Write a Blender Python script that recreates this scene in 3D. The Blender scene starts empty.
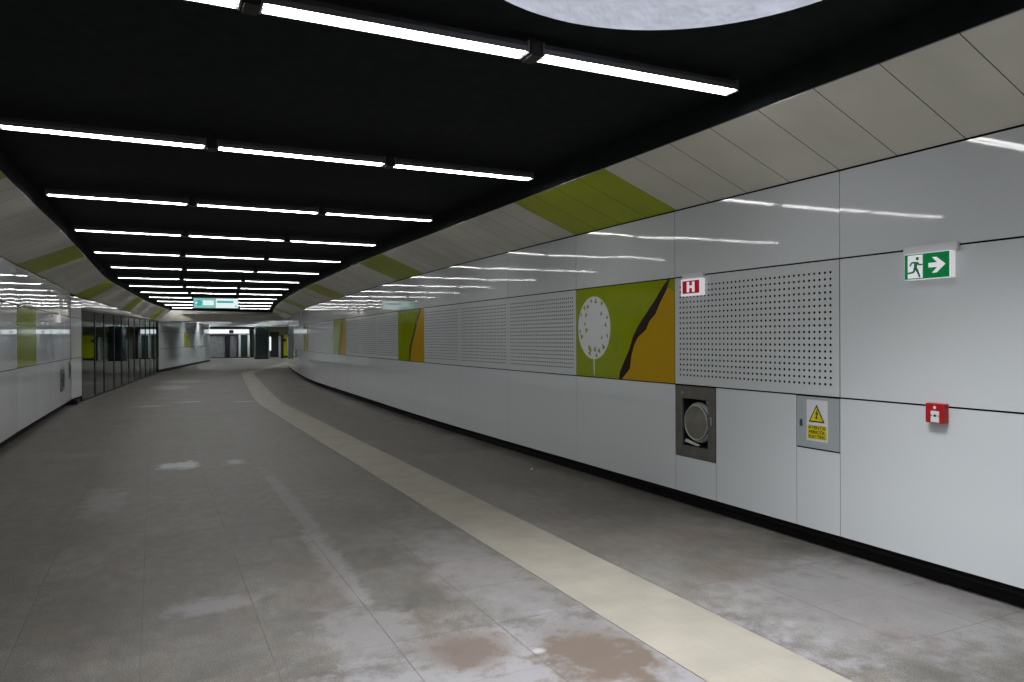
import bpy, bmesh, math, random
from mathutils import Vector, Matrix
from mathutils.geometry import interpolate_bezier
random.seed(7)
scene = bpy.context.scene
COL = scene.collection
PI = math.pi

# ------------------------------------------------------------------ materials
def new_mat(name):
    m = bpy.data.materials.new(name); m.use_nodes = True
    nt = m.node_tree; nt.nodes.clear()
    out = nt.nodes.new('ShaderNodeOutputMaterial')
    return m, nt, out

def N(nt, typ, **kw):
    n = nt.nodes.new(typ)
    for k, v in kw.items():
        setattr(n, k, v)
    return n

def pbr(name, col, rough=0.5, metal=0.0, spec=0.5, bump=None, var=None, emit=None):
    """bump = (scale, strength, distance); var = (scale, amount)"""
    m, nt, out = new_mat(name)
    b = N(nt, 'ShaderNodeBsdfPrincipled')
    b.inputs['Base Color'].default_value = (*col, 1)
    b.inputs['Roughness'].default_value = rough
    b.inputs['Metallic'].default_value = metal
    b.inputs['Specular IOR Level'].default_value = spec
    if emit:
        b.inputs['Emission Color'].default_value = (*emit[0], 1)
        b.inputs['Emission Strength'].default_value = emit[1]
    tc = N(nt, 'ShaderNodeTexCoord')
    if var:
        nz = N(nt, 'ShaderNodeTexNoise'); nz.inputs['Scale'].default_value = var[0]; nz.inputs['Detail'].default_value = 5
        nt.links.new(tc.outputs['Object'], nz.inputs['Vector'])
        mr = N(nt, 'ShaderNodeMapRange'); mr.inputs[1].default_value = .3; mr.inputs[2].default_value = .7
        mr.inputs[3].default_value = 1 - var[1]; mr.inputs[4].default_value = 1 + var[1]
        nt.links.new(nz.outputs[0], mr.inputs[0])
        mx = N(nt, 'ShaderNodeMix', data_type='RGBA', blend_type='MULTIPLY'); mx.inputs[0].default_value = 1
        mx.inputs[6].default_value = (*col, 1)
        nt.links.new(mr.outputs[0], mx.inputs[7]); nt.links.new(mx.outputs[2], b.inputs['Base Color'])
    if bump:
        nz = N(nt, 'ShaderNodeTexNoise'); nz.inputs['Scale'].default_value = bump[0]; nz.inputs['Detail'].default_value = 2
        nt.links.new(tc.outputs['Object'], nz.inputs['Vector'])
        bp = N(nt, 'ShaderNodeBump'); bp.inputs['Strength'].default_value = bump[1]; bp.inputs['Distance'].default_value = bump[2]
        nt.links.new(nz.outputs[0], bp.inputs['Height']); nt.links.new(bp.outputs[0], b.inputs['Normal'])
    nt.links.new(b.outputs[0], out.inputs[0])
    return m

def emis(name, col, strength):
    m, nt, out = new_mat(name)
    e = N(nt, 'ShaderNodeEmission'); e.inputs[0].default_value = (*col, 1); e.inputs[1].default_value = strength
    nt.links.new(e.outputs[0], out.inputs[0])
    return m

M = {}
M['enamel'] = pbr('white_enamel', (.65, .685, .705), .04, spec=.55, bump=(1.6, .03, .01))
M['enamel_perf'] = pbr('white_enamel_perforated', (.60, .635, .645), .14, spec=.45)
M['green'] = pbr('green_enamel', (.27, .335, .002), .10, spec=.25, bump=(1.6, .05, .01), var=(3, .05))
M['ochre'] = pbr('ochre_enamel', (.50, .30, .001), .2, spec=.25)
M['bark'] = pbr('dark_brown_print', (.02, .009, .007), .3, spec=.2)
M['disc'] = pbr('pale_grey_print', (.74, .75, .77), .25, spec=.4)
M['fleck'] = pbr('light_green_print', (.42, .50, .12), .25, spec=.4)
M['backing'] = pbr('black_backing', (.008, .008, .008), .9, spec=.1)
M['seam'] = pbr('grey_joint', (.11, .11, .11), .8, spec=.2)
M['plinth'] = pbr('black_plinth', (.008, .008, .009), .6, spec=.2)
M['black_ceiling'] = pbr('black_ceiling_paint', (.011, .0145, .0145), .8, spec=.1, var=(8, .25))
M['soffit'] = pbr('beige_soffit_panel', (.78, .76, .67), .32, spec=.45, bump=(3, .15, .02), var=(1.3, .1))
M['soffit_green'] = pbr('green_soffit_panel', (.42, .49, .002), .35, spec=.25, bump=(3, .15, .02), var=(2, .08))
M['alu'] = pbr('grey_aluminium', (.34, .34, .36), .4, metal=.6)
M['lamp_housing'] = pbr('lamp_housing_grey', (.2, .2, .22), .45, metal=.3)
M['reflector'] = pbr('lamp_reflector_white', (.85, .85, .87), .3)
M['black_metal'] = pbr('black_metal', (.012, .012, .013), .5)
M['tube'] = emis('fluorescent_tube_light', (1.0, .995, .99), 18)
M['hall_tube'] = emis('hall_tube_light', (.95, 1.0, 1.0), 60)
M['steel'] = pbr('brushed_stainless_steel', (.22, .21, .185), .42, metal=.8, var=(6, .15))
M['steel_light'] = pbr('bright_steel', (.62, .62, .60), .35, metal=.8)
M['cab_grey'] = pbr('grey_cabinet_paint', (.36, .40, .41), .4)
M['dark_lock'] = pbr('dark_lock', (.04, .05, .05), .4)
M['hose'] = pbr('pale_hose', (.55, .56, .55), .6)
M['hose_dark'] = pbr('hose_reel_disc', (.24, .235, .20), .45, metal=.5, var=(7, .2))
M['sticker_white'] = pbr('white_sticker', (.68, .68, .74), .45)
M['sticker_yellow'] = pbr('yellow_sticker', (.68, .58, .0), .45)
M['sticker_black'] = pbr('black_print', (.02, .02, .01), .5)
M['sticker_blue'] = pbr('blue_sticker', (.01, .02, .22), .45)
M['red'] = pbr('red_plastic', (.42, .006, .012), .35)
M['white_plastic'] = pbr('white_plastic', (.72, .74, .76), .4)
M['white_print'] = pbr('white_print', (.75, .75, .77), .4)
M['sign_red'] = pbr('lit_red_sign', (.45, .0, .02), .35, emit=((.5, .0, .02), .22), spec=.2)
M['sign_green'] = pbr('lit_green_sign', (.0, .15, .035), .35, emit=((.0, .17, .04), .4), spec=.2)
M['sign_white'] = pbr('lit_white_sign', (.7, .7, .72), .35, emit=((.8, .8, .85), .42))
M['pict_green'] = pbr('green_print', (.0, .1, .04), .4, emit=((.0, .1, .035), .5))
M['panel_cyan'] = emis('lit_cyan_sign_face', (.22, .52, .48), .85)
M['panel_white'] = emis('lit_white_sign_face', (.78, .93, .93), .85)
M['panel_mark'] = emis('lit_sign_marks', (.75, .92, .9), .85)
M['panel_teal'] = emis('lit_sign_teal_band', (.06, .36, .36), .9)
M['booth_white'] = emis('lit_shop_fascia', (.85, .95, 1.0), 1.0)
M['plaster'] = pbr('rough_white_plaster', (.195, .20, .222), .9, spec=.1, bump=(9, .5, .03), var=(5, .05))
M['daylight'] = emis('skylight_opal', (.82, .88, 1.0), 3.0)
M['hall_ceiling'] = pbr('white_metal_ceiling', (.5, .51, .52), .35, spec=.5)
M['hall_wall'] = pbr('hall_grey_wall', (.17, .18, .18), .4, var=(.8, .2))
M['shutter'] = pbr('grey_shutter', (.24, .25, .26), .45, var=(4, .25))
M['dark_green'] = pbr('dark_green_cladding', (.016, .032, .034), .3)
M['dark_column'] = pbr('dark_slate_cladding', (.06, .085, .09), .22)
M['purple_dark'] = pbr('dark_purple_shade', (.012, .006, .010), .7)
M['lime'] = pbr('lime_enamel_glow', (.42, .46, .006), .3, emit=((.4, .45, .0), .1))  # slight added glow lifts the enamel, no lamp behind it
M['pale_post'] = pbr('pale_post', (.5, .55, .53), .35)
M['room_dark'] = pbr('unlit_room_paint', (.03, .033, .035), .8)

def glass_mat():
    m, nt, out = new_mat('dark_tinted_glass')
    t = N(nt, 'ShaderNodeBsdfTransparent'); t.inputs[0].default_value = (.35, .42, .40, 1)
    g = N(nt, 'ShaderNodeBsdfGlossy'); g.inputs['Color'].default_value = (.9, .95, .95, 1); g.inputs['Roughness'].default_value = .015
    fr = N(nt, 'ShaderNodeFresnel'); fr.inputs['IOR'].default_value = 1.65
    mx = N(nt, 'ShaderNodeMixShader')
    nt.links.new(fr.outputs[0], mx.inputs[0]); nt.links.new(t.outputs[0], mx.inputs[1]); nt.links.new(g.outputs[0], mx.inputs[2])
    nt.links.new(mx.outputs[0], out.inputs[0])
    return m
M['glass'] = glass_mat()

def floor_mat():
    m, nt, out = new_mat('granite_floor_tiles')
    L = nt.links.new
    b = N(nt, 'ShaderNodeBsdfPrincipled'); b.inputs['Specular IOR Level'].default_value = .35
    tc = N(nt, 'ShaderNodeTexCoord')
    sep = N(nt, 'ShaderNodeSeparateXYZ'); L(tc.outputs['Object'], sep.inputs[0])
    def math_(op, a, c=None, d=None):
        n = N(nt, 'ShaderNodeMath', operation=op)
        for i, v in enumerate((a, c, d)):
            if v is None: continue
            if isinstance(v, (int, float)): n.inputs[i].default_value = v
            else: L(v, n.inputs[i])
        return n.outputs[0]
    S = .613
    u = math_('DIVIDE', math_('ADD', sep.outputs[0], -.07175*-1 + 50 * S), S)
    v = math_('DIVIDE', math_('ADD', sep.outputs[1], -3.885 + 50 * S), S)
    fu = math_('FRACT', u); fv = math_('FRACT', v)
    def edge(f):
        return math_('MINIMUM', f, math_('SUBTRACT', 1.0, f))
    cu = math_('FLOOR', u); cv = math_('FLOOR', v)
    comb = N(nt, 'ShaderNodeCombineXYZ'); L(cu, comb.inputs[0]); L(cv, comb.inputs[1])
    wn = N(nt, 'ShaderNodeTexWhiteNoise', noise_dimensions='2D'); L(comb.outputs[0], wn.inputs[0])
    gu = math_('LESS_THAN', edge(fu), .0055); gv = math_('MULTIPLY', math_('LESS_THAN', edge(fv), .005), math_('GREATER_THAN', wn.outputs[0], .45))
    # noises
    def noise(scale, detail=4, rough=.55, stretch=None):
        n = N(nt, 'ShaderNodeTexNoise'); n.inputs['Scale'].default_value = scale; n.inputs['Detail'].default_value = detail
        n.inputs['Roughness'].default_value = rough
        if stretch:
            mp = N(nt, 'ShaderNodeMapping'); mp.inputs['Scale'].default_value = stretch
            L(tc.outputs['Object'], mp.inputs[0]); L(mp.outputs[0], n.inputs['Vector'])
        else: L(tc.outputs['Object'], n.inputs['Vector'])
        return n.outputs[0]
    def rng(x, a, c, lo, hi, clamp=True):
        n = N(nt, 'ShaderNodeMapRange'); n.clamp = clamp
        L(x, n.inputs[0]); n.inputs[1].default_value = a; n.inputs[2].default_value = c
        n.inputs[3].default_value = lo; n.inputs[4].default_value = hi
        return n.outputs[0]
    def mix(f, a, c, blend='MIX'):
        n = N(nt, 'ShaderNodeMix', data_type='RGBA', blend_type=blend)
        if isinstance(f, (int, float)): n.inputs[0].default_value = f
        else: L(f, n.inputs[0])
        for i, x in ((6, a), (7, c)):
            if isinstance(x, tuple): n.inputs[i].default_value = (*x, 1)
            else: L(x, n.inputs[i])
        return n.outputs[2]
    speck = rng(noise(120, 3), .35, .65, .62, 1.38)
    big = noise(1.1, 6, .62)
    mid = noise(2.3, 8, .7, (1.0, .5, 1)); fine_ = noise(9, 6, .7, (1.0, .6, 1))
    base = mix(rng(big, .38, .62, 0, 1), (.102, .096, .084), (.170, .162, .147))
    base = mix(rng(mid, .48, .68, 0, .7), base, (.140, .108, .088))
    base = mix(1.0, base, rng(fine_, .36, .64, .84, 1.14), 'MULTIPLY')
    base = mix(1.0, base, rng(wn.outputs[0], 0, 1, .95, 1.05), 'MULTIPLY')
    base = mix(1.0, base, speck, 'MULTIPLY')
    # dust, stain and pale patches with a shape of their own: (x, y, rx, ry, strength)
    wob = noise(6, 8, .68)
    wob2 = math_('MULTIPLY', math_('SUBTRACT', wob, .5), 2.7)
    def patches(lst):
        acc = None
        for (x, y, rx, ry, st) in [(a*1.025, b*1.025, c*1.025, d*1.025, e) for a, b, c, d, e in lst]:
            dx = math_('DIVIDE', math_('SUBTRACT', sep.outputs[0], x), rx)
            dy = math_('DIVIDE', math_('SUBTRACT', sep.outputs[1], y), ry)
            r = math_('SQRT', math_('ADD', math_('MULTIPLY', dx, dx), math_('MULTIPLY', dy, dy)))
            k = math_('MULTIPLY', rng(math_('ADD', r, wob2), .55, 1.1, 1, 0), st)
            acc = k if acc is None else math_('MAXIMUM', acc, k)
        return acc
    dust = patches([(1.75, 3.0, 1.5, .85, .75), (1.05, 4.0, .3, .5, .45), (2.0, 4.6, .35, 1.6, .35), (1.14, 5.3, .10, 1.3, .5),
                    (3.9, 3.1, 1.0, .9, .4), (.30, 4.8, .28, .17, .5), (-.45, 8.4, .22, .8, .4), (1.2, 7.6, .09, 2.2, .3), (2.9, 6.5, .6, 2.2, .15)])
    white = patches([(.30, 10.35, .27, .33, 1.0), (.95, 10.3, .13, .2, .55), (-.1, 19.9, .38, .22, .6), (.85, 20.8, .4, .2, .55),  # white dust nearby, then a row of pale spots farther off
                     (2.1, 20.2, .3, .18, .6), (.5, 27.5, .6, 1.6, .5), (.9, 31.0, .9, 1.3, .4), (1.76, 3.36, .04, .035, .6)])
    brown = patches([(1.44, 3.50, .25, .26, .9), (2.0, 3.18, .34, .42, .95), (1.5, 2.85, .35, .14, .8), (3.55, 3.95, .3, .28, .5),
                     (3.55, 4.9, .7, .5, .35), (.95, 5.1, .25, .7, .3)])
    base = mix(dust, base, (.285, .275, .285))
    base = mix(brown, base, (.130, .100, .080))
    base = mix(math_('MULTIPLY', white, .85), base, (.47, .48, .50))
    grout = math_('MAXIMUM', gu, gv)
    gfade = math_('MULTIPLY', grout, rng(noise(2.0, 3), .4, .58, .35, .85))
    base = mix(gfade, base, (.075, .07, .062))
    L(base, b.inputs['Base Color'])
    L(rng(big, .3, .7, .38, .58), b.inputs['Roughness'])
    bp = N(nt, 'ShaderNodeBump'); bp.inputs['Strength'].default_value = .06; bp.inputs['Distance'].default_value = .002
    L(noise(200, 2), bp.inputs['Height']); L(bp.outputs[0], b.inputs['Normal'])
    L(b.outputs[0], out.inputs[0])
    return m
M['floor'] = floor_mat()

def strip_mat():
    """cream tactile slabs: UV in metres, u across the strip, v along it"""
    m, nt, out = new_mat('cream_tactile_slab')
    L = nt.links.new
    b = N(nt, 'ShaderNodeBsdfPrincipled'); b.inputs['Roughness'].default_value = .5; b.inputs['Specular IOR Level'].default_value = .3
    uv = N(nt, 'ShaderNodeUVMap'); sep = N(nt, 'ShaderNodeSeparateXYZ'); L(uv.outputs[0], sep.inputs[0])
    def math_(op, a, c=None):
        n = N(nt, 'ShaderNodeMath', operation=op)
        for i, v in enumerate((a, c)):
            if v is None: continue
            if isinstance(v, (int, float)): n.inputs[i].default_value = v
            else: L(v, n.inputs[i])
        return n.outputs[0]
    def grid(x, per, w):
        f = math_('FRACT', math_('DIVIDE', math_('ADD', x, 30.0), per))
        return math_('LESS_THAN', math_('MINIMUM', f, math_('SUBTRACT', 1.0, f)), w / per)
    seams = math_('MAXIMUM', grid(sep.outputs[0], .3, .0016), grid(math_('ADD', sep.outputs[1], .09), .3, .0014))
    ribbed = math_('GREATER_THAN', sep.outputs[1], .62)
    ribs = math_('MULTIPLY', grid(math_('ADD', sep.outputs[0], .022), .044, .010), math_('SUBTRACT', 1.0, grid(sep.outputs[1], .15, .012)))
    ribs = math_('MULTIPLY', ribs, ribbed)
    nz = N(nt, 'ShaderNodeTexNoise'); nz.inputs['Scale'].default_value = 3; nz.inputs['Detail'].default_value = 6
    tc = N(nt, 'ShaderNodeTexCoord'); L(tc.outputs['Object'], nz.inputs['Vector'])
    mr = N(nt, 'ShaderNodeMapRange'); mr.inputs[1].default_value = .35; mr.inputs[2].default_value = .65; mr.inputs[3].default_value = .9; mr.inputs[4].default_value = 1.06
    L(nz.outputs[0], mr.inputs[0])
    c = N(nt, 'ShaderNodeMix', data_type='RGBA', blend_type='MULTIPLY'); c.inputs[0].default_value = 1; c.inputs[6].default_value = (.30, .277, .23, 1); L(mr.outputs[0], c.inputs[7])
    c2 = N(nt, 'ShaderNodeMix', data_type='RGBA'); L(math_('MULTIPLY', seams, .55), c2.inputs[0]); L(c.outputs[2], c2.inputs[6]); c2.inputs[7].default_value = (.2, .19, .17, 1)
    L(c2.outputs[2], b.inputs['Base Color'])
    bp = N(nt, 'ShaderNodeBump'); bp.inputs['Strength'].default_value = .55; bp.inputs['Distance'].default_value = .004
    L(ribs, bp.inputs['Height']); L(bp.outputs[0], b.inputs['Normal'])
    L(b.outputs[0], out.inputs[0])
    return m
M['strip'] = strip_mat()

# ------------------------------------------------------------------ mesh helpers
class MB:
    def __init__(s): s.bm = bmesh.new(); s.mats = []
    def mi(s, m):
        if m not in s.mats: s.mats.append(m)
        return s.mats.index(m)
    def face(s, pts, m, smooth=False):
        vs = [s.bm.verts.new(p) for p in pts]
        f = s.bm.faces.new(vs); f.material_index = s.mi(m); f.smooth = smooth
        return f
    def box(s, a, b, m, bevel=0):
        (x0, y0, z0), (x1, y1, z1) = a, b
        x0, x1 = sorted((x0, x1)); y0, y1 = sorted((y0, y1)); z0, z1 = sorted((z0, z1))
        v = [s.bm.verts.new(p) for p in ((x0,y0,z0),(x1,y0,z0),(x1,y1,z0),(x0,y1,z0),(x0,y0,z1),(x1,y0,z1),(x1,y1,z1),(x0,y1,z1))]
        fs = [s.bm.faces.new([v[i] for i in q]) for q in ((0,3,2,1),(4,5,6,7),(0,1,5,4),(1,2,6,5),(2,3,7,6),(3,0,4,7))]
        k = s.mi(m)
        for f in fs: f.material_index = k
        if bevel:
            ed = list({e for f in fs for e in f.edges})
            r = bmesh.ops.bevel(s.bm, geom=ed, offset=bevel, segments=2, profile=.5, affect='EDGES')
            for f in r['faces']: f.material_index = k
        return s
    def prism(s, poly, y0, y1, m):
        """polygon in local x,z extruded along y (front is y0)"""
        n = len(poly); k = s.mi(m)
        a = [s.bm.verts.new((p[0], y0, p[1])) for p in poly]; b = [s.bm.verts.new((p[0], y1, p[1])) for p in poly]
        fs = [s.bm.faces.new(a), s.bm.faces.new(b[::-1])]
        for i in range(n):
            j = (i + 1) % n
            fs.append(s.bm.faces.new((a[j], a[i], b[i], b[j])))
        for f in fs: f.material_index = k
        return s
    def cyl(s, p0, p1, r, m, seg=16, smooth=True, caps=True, r1=None):
        p0, p1 = Vector(p0), Vector(p1); d = (p1 - p0).normalized()
        e1 = d.orthogonal().normalized(); e2 = d.cross(e1); k = s.mi(m); r1 = r if r1 is None else r1
        A = [s.bm.verts.new(p0 + (e1 * math.cos(2*PI*i/seg) + e2 * math.sin(2*PI*i/seg)) * r) for i in range(seg)]
        B = [s.bm.verts.new(p1 + (e1 * math.cos(2*PI*i/seg) + e2 * math.sin(2*PI*i/seg)) * r1) for i in range(seg)]
        for i in range(seg):
            j = (i + 1) % seg
            f = s.bm.faces.new((A[i], A[j], B[j], B[i])); f.material_index = k; f.smooth = smooth
        if caps:
            for c in (A[::-1], B): s.bm.faces.new(c).material_index = k
        return s
    def torus(s, c, R, r, m, axis='y', seg=40, rs=10, sx=1, sz=1):
        k = s.mi(m); c = Vector(c); rings = []
        for i in range(seg):
            a = 2*PI*i/seg; ring = []
            for j in range(rs):
                b = 2*PI*j/rs; q = R + r*math.cos(b); h = r*math.sin(b)
                p = (q*math.cos(a)*sx, h, q*math.sin(a)*sz)
                ring.append(s.bm.verts.new(c + Vector(p)))
            rings.append(ring)
        for i in range(seg):
            for j in range(rs):
                f = s.bm.faces.new((rings[i][j], rings[i][(j+1)%rs], rings[(i+1)%seg][(j+1)%rs], rings[(i+1)%seg][j]))
                f.material_index = k; f.smooth = True
        return s
    def stroke(s, pts, w, y0, y1, m):
        """thick polyline in x,z as one prism (w is half width, number or list)"""
        n = len(pts); ws = w if isinstance(w, (list, tuple)) else [w]*n
        lf, rt = [], []
        for i in range(n):
            a = Vector(pts[max(i-1, 0)]); b = Vector(pts[min(i+1, n-1)]); d = (b - a).normalized(); q = Vector((-d.y, d.x))
            p = Vector(pts[i]); lf.append(tuple(p + q*ws[i])); rt.append(tuple(p - q*ws[i]))
        for i in range(n-1):
            s.prism([lf[i], lf[i+1], rt[i+1], rt[i]], y0, y1, m)
        return s
    def data(s, name):
        me = bpy.data.meshes.new(name)
        bmesh.ops.recalc_face_normals(s.bm, faces=s.bm.faces[:])
        s.bm.to_mesh(me); s.bm.free()
        for m in s.mats: me.materials.append(M[m])
        return me
    def obj(s, name, parent=None):
        o = bpy.data.objects.new(name, s.data(name)); COL.objects.link(o)
        if parent: o.parent = parent
        return o

def circle(cx, cz, rx, rz=None, n=32):
    rz = rx if rz is None else rz
    return [(cx + rx*math.cos(2*PI*i/n), cz + rz*math.sin(2*PI*i/n)) for i in range(n)]
def tag(o, label, cat, group=None):
    o['label'] = label; o['category'] = cat
    if group: o['group'] = group
    return o
def thing(name, label, cat, loc=(0,0,0), rz=0, group=None):
    o = bpy.data.objects.new(name, None); COL.objects.link(o)
    o.location = loc; o.rotation_euler = (0, 0, rz); o.empty_display_size = .2
    return tag(o, label, cat, group)
def structure(o): o['kind'] = 'structure'; return o
def struct_empty(name, loc=(0,0,0)):
    o = bpy.data.objects.new(name, None); COL.objects.link(o); o.location = loc; return structure(o)
def dup(root, loc, rz, label):
    r = root.copy(); COL.objects.link(r); r.location = loc; r.rotation_euler = (0, 0, rz); r['label'] = label
    for ch in list(root.children):
        c = ch.copy(); COL.objects.link(c); c.parent = r
        for g in list(ch.children):
            d = g.copy(); COL.objects.link(d); d.parent = c
    return r
def text_obj(name, body, size, mat, parent, loc, sx=1.0):
    cu = bpy.data.curves.new(name, 'FONT'); cu.body = body; cu.size = size; cu.align_x = 'CENTER'; cu.align_y = 'CENTER'
    cu.extrude = .0006; cu.offset = size * .018
    t = bpy.data.objects.new(name + '_tmp', cu); COL.objects.link(t)
    bpy.context.view_layer.update()
    me = bpy.data.meshes.new_from_object(t.evaluated_get(bpy.context.evaluated_depsgraph_get()))
    bpy.data.objects.remove(t); bpy.data.curves.remove(cu)
    me.materials.clear(); me.materials.append(M[mat])
    o = bpy.data.objects.new(name, me); COL.objects.link(o); o.parent = parent
    o.location = loc; o.rotation_euler = (PI/2, 0, 0); o.scale = (sx, 1, 1)
    return o

# ------------------------------------------------------------------ plan of the corridor
class Path:
    def __init__(s, pts, n=40):
        P = [Vector(p) for p in pts]; out = []
        for i in range(len(P)-1):
            p0 = P[max(i-1,0)]; p1 = P[i]; p2 = P[i+1]; p3 = P[min(i+2,len(P)-1)]
            d = (p2-p1).length
            m1 = (p2-p0)/max((p2-p0).length,1e-6)*d; m2 = (p3-p1)/max((p3-p1).length,1e-6)*d
            for k in range(n):
                t = k/n; t2=t*t; t3=t2*t
                out.append((2*t3-3*t2+1)*p1 + (t3-2*t2+t)*m1 + (-2*t3+3*t2)*p2 + (t3-t2)*m2)
        out.append(P[-1]); s.p = out; s.s = [0]
        for a, b in zip(out, out[1:]): s.s.append(s.s[-1] + (b-a).length)
        # arc length is counted from the point where y = 0
        k = next(i for i, q in enumerate(out) if q.y >= 0); s.off = s.s[k] - out[k].y
    def at(s, d):
        d += s.off
        if d <= 0: return s.p[0].copy()
        lo, hi = 0, len(s.s)-1
        if d >= s.s[-1]: return s.p[-1].copy()
        while hi - lo > 1:
            m = (lo+hi)//2
            if s.s[m] <= d: lo = m
            else: hi = m
        t = (d - s.s[lo])/(s.s[hi]-s.s[lo]); return s.p[lo].lerp(s.p[hi], t)
    def tan(s, d): return (s.at(d+.02) - s.at(d-.02)).normalized()
    def at_y(s, y):
        for a, b in zip(s.p, s.p[1:]):
            if a.y <= y <= b.y: return a.lerp(b, (y-a.y)/max(b.y-a.y,1e-9))
        return s.p[0].copy() if y < s.p[0].y else s.p[-1].copy()
def g(y): return 1 - .08*min(max((y-16)/25, 0), 1)       # the ceiling falls very slightly towards the far end

RW = Path([(4.61,-9),(4.61,4),(4.61,12),(4.69,15.2),(4.78,17.8),(4.91,21.5),(5.17,27.6),(5.71,33.6),(6.40,39.8),(7.12,45.0),(8.6,49.5),(11.2,54.5),(16,58)])
LW = Path([(-2.02,-9),(-2.02,4),(-2.02,14),(-1.97,17),(-1.88,21.62)])
LS = Path([(-2.02,-9),(-2.02,4),(-2.02,14),(-1.97,17),(-1.88,21.62),(-1.77,22.9),(-.84,31.7),(.2,41.0)])   # lower edge of left soffit
LU = Path([(-1.30,-9),(-1.30,4),(-1.295,8.4),(-1.21,12.5),(-1.15,18),(-1.07,22),(-.80,25.6),(-.2,33.2),(.26,37.1),(.75,41.0)])  # its upper edge
RU = Path([(3.82,-9),(3.82,4),(3.82,12),(3.87,15),(3.98,18.4),(4.13,23),(4.44,28.5),(4.95,34.5),(5.9,42.8)])
W = 1.9133; S0 = 3.9265
def SK(k): return 5.868 if k == 1 else S0+W*k if k <= 4 else S0+W*4+1.875*(k-4)   # panel joints along the right wall
ZJ1, ZJ2, ZT, ZB = 1.14, 2.18, 2.84, .106

# ------------------------------------------------------------------ floor, ceiling
mb = MB(); mb.face([(-9,-10,0),(24,-10,0),(24,78,0),(-9,78,0)], 'floor'); structure(mb.obj('floor'))

def ceil_z(y): return 1.6 + 1.80*g(y)
HC, HR = Vector((2.15, 2.55)), 1.13
mb = MB()
ys = [-9, -6, -3, 0, 1.2] ; ys2 = [3.9, 6, 9, 12, 15, 18, 21, 24, 27, 30, 33, 36, 39, 41.1]
def crow(y0, y1):
    l0, r0, l1, r1 = LS.at_y(y0).x-.2, RW.at_y(y0).x+.2, LS.at_y(y1).x-.2, RW.at_y(y1).x+.2
    mb.face([(l0,y0,ceil_z(y0)),(l1,y1,ceil_z(y1)),(r1,y1,ceil_z(y1)),(r0,y0,ceil_z(y0))], 'black_ceiling')
for a, b in zip(ys, ys[1:]): crow(a, b)
for a, b in zip(ys2, ys2[1:]): crow(a, b)
bm2 = bmesh.new(); zc = ceil_z(2)
rect = [bm2.verts.new(p) for p in ((-2.22,1.2,zc),(4.81,1.2,zc),(4.81,3.9,zc),(-2.22,3.9,zc))]
ring = [bm2.verts.new((HC.x+HR*math.cos(2*PI*i/72), HC.y+HR*math.sin(2*PI*i/72), zc)) for i in range(72)]
ed = [bm2.edges.new((rect[i], rect[(i+1)%4])) for i in range(4)] + [bm2.edges.new((ring[i], ring[(i+1)%72])) for i in range(72)]
bmesh.ops.triangle_fill(bm2, use_beauty=True, edges=ed)
for f in bm2.faces: mb.face([v.co.copy() for v in f.verts], 'black_ceiling')
bm2.free()
CEIL = structure(mb.obj('ceiling'))
# round plaster light shaft through the ceiling
mb = MB(); k = mb.mi('plaster'); prof = [(HR, zc), (HR, zc+.55), (HR-.06, zc+.9), (HR-.2, zc+1.2), (HR-.42, zc+1.42)]
rings = [[mb.bm.verts.new((HC.x+r*math.cos(2*PI*i/72), HC.y+r*math.sin(2*PI*i/72), z)) for i in range(72)] for r, z in prof]
for A, B in zip(rings, rings[1:]):
    for i in range(72):
        f = mb.bm.faces.new((A[i], A[(i+1)%72], B[(i+1)%72], B[i])); f.smooth = True; f.material_index = k
shaft = mb.obj('light_shaft', CEIL)
mb = MB(); mb.cyl((HC.x,HC.y,zc+1.40),(HC.x,HC.y,zc+1.44),HR-.42,'daylight',48)
mb.obj('skylight_pane', CEIL)

al = bpy.data.lights.new('shaft_lamp', 'AREA'); al.shape = 'DISK'; al.size = 1.3; al.energy = 112; al.color = (.94, .96, 1.0); al.spread = math.radians(100)
ao = bpy.data.objects.new('shaft_lamp', al); COL.objects.link(ao); ao.location = (HC.x, HC.y, zc+1.38); ao.parent = CEIL

# ------------------------------------------------------------------ wall panels
def bowed(name, w, h, mat, amp=None, parent=None, loc=(0,0,0), rz=0, nx=10, nz=4, th=.016, x0=0):
    """sheet panel, local x = left to right as seen from the corridor, front at y=0, gently bowed like real sheet metal"""
    a = random.uniform(.0012, .0050) if amp is None else amp
    b1 = random.uniform(-.0010, .0010); ph = random.uniform(0, 6)
    mb = MB(); k = mb.mi(mat); G = []
    for j in range(nz+1):
        row = []
        for i in range(nx+1):
            U = i/nx*2-1; V = j/nz*2-1
            y = -a*(1-U*U)*(1-.4*V*V) + b1*math.sin(ph+U*4.5+V*1.3)*(1-U**4)
            row.append(mb.bm.verts.new((x0+w*i/nx, y, h*j/nz)))
        G.append(row)
    for j in range(nz):
        for i in range(nx):
            f = mb.bm.faces.new((G[j][i], G[j][i+1], G[j+1][i+1], G[j+1][i])); f.material_index = k; f.smooth = True
    # returned edges (separate vertices keep the face shading clean)
    for (p, q) in (((0,0),(w,0)),((w,0),(w,h)),((w,h),(0,h)),((0,h),(0,0))):
        mb.face([(x0+p[0],0,p[1]),(x0+q[0],0,q[1]),(x0+q[0],th,q[1]),(x0+p[0],th,p[1])], 'seam')
    me = bpy.data.meshes.new(name); mb.bm.to_mesh(me); mb.bm.free(); me.materials.append(M[mat]); me.materials.append(M['seam'])
    o = bpy.data.objects.new(name, me); COL.objects.link(o); o.location = loc; o.rotation_euler = (0,0,rz)
    if parent: o.parent = parent
    return o
def frame_right(s_near, s_far):
    """origin at the far lower corner, x runs towards the viewer"""
    p, q = RW.at(s_far), RW.at(s_near); d = q - p
    return p, math.atan2(d.y, d.x), d.length
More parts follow.
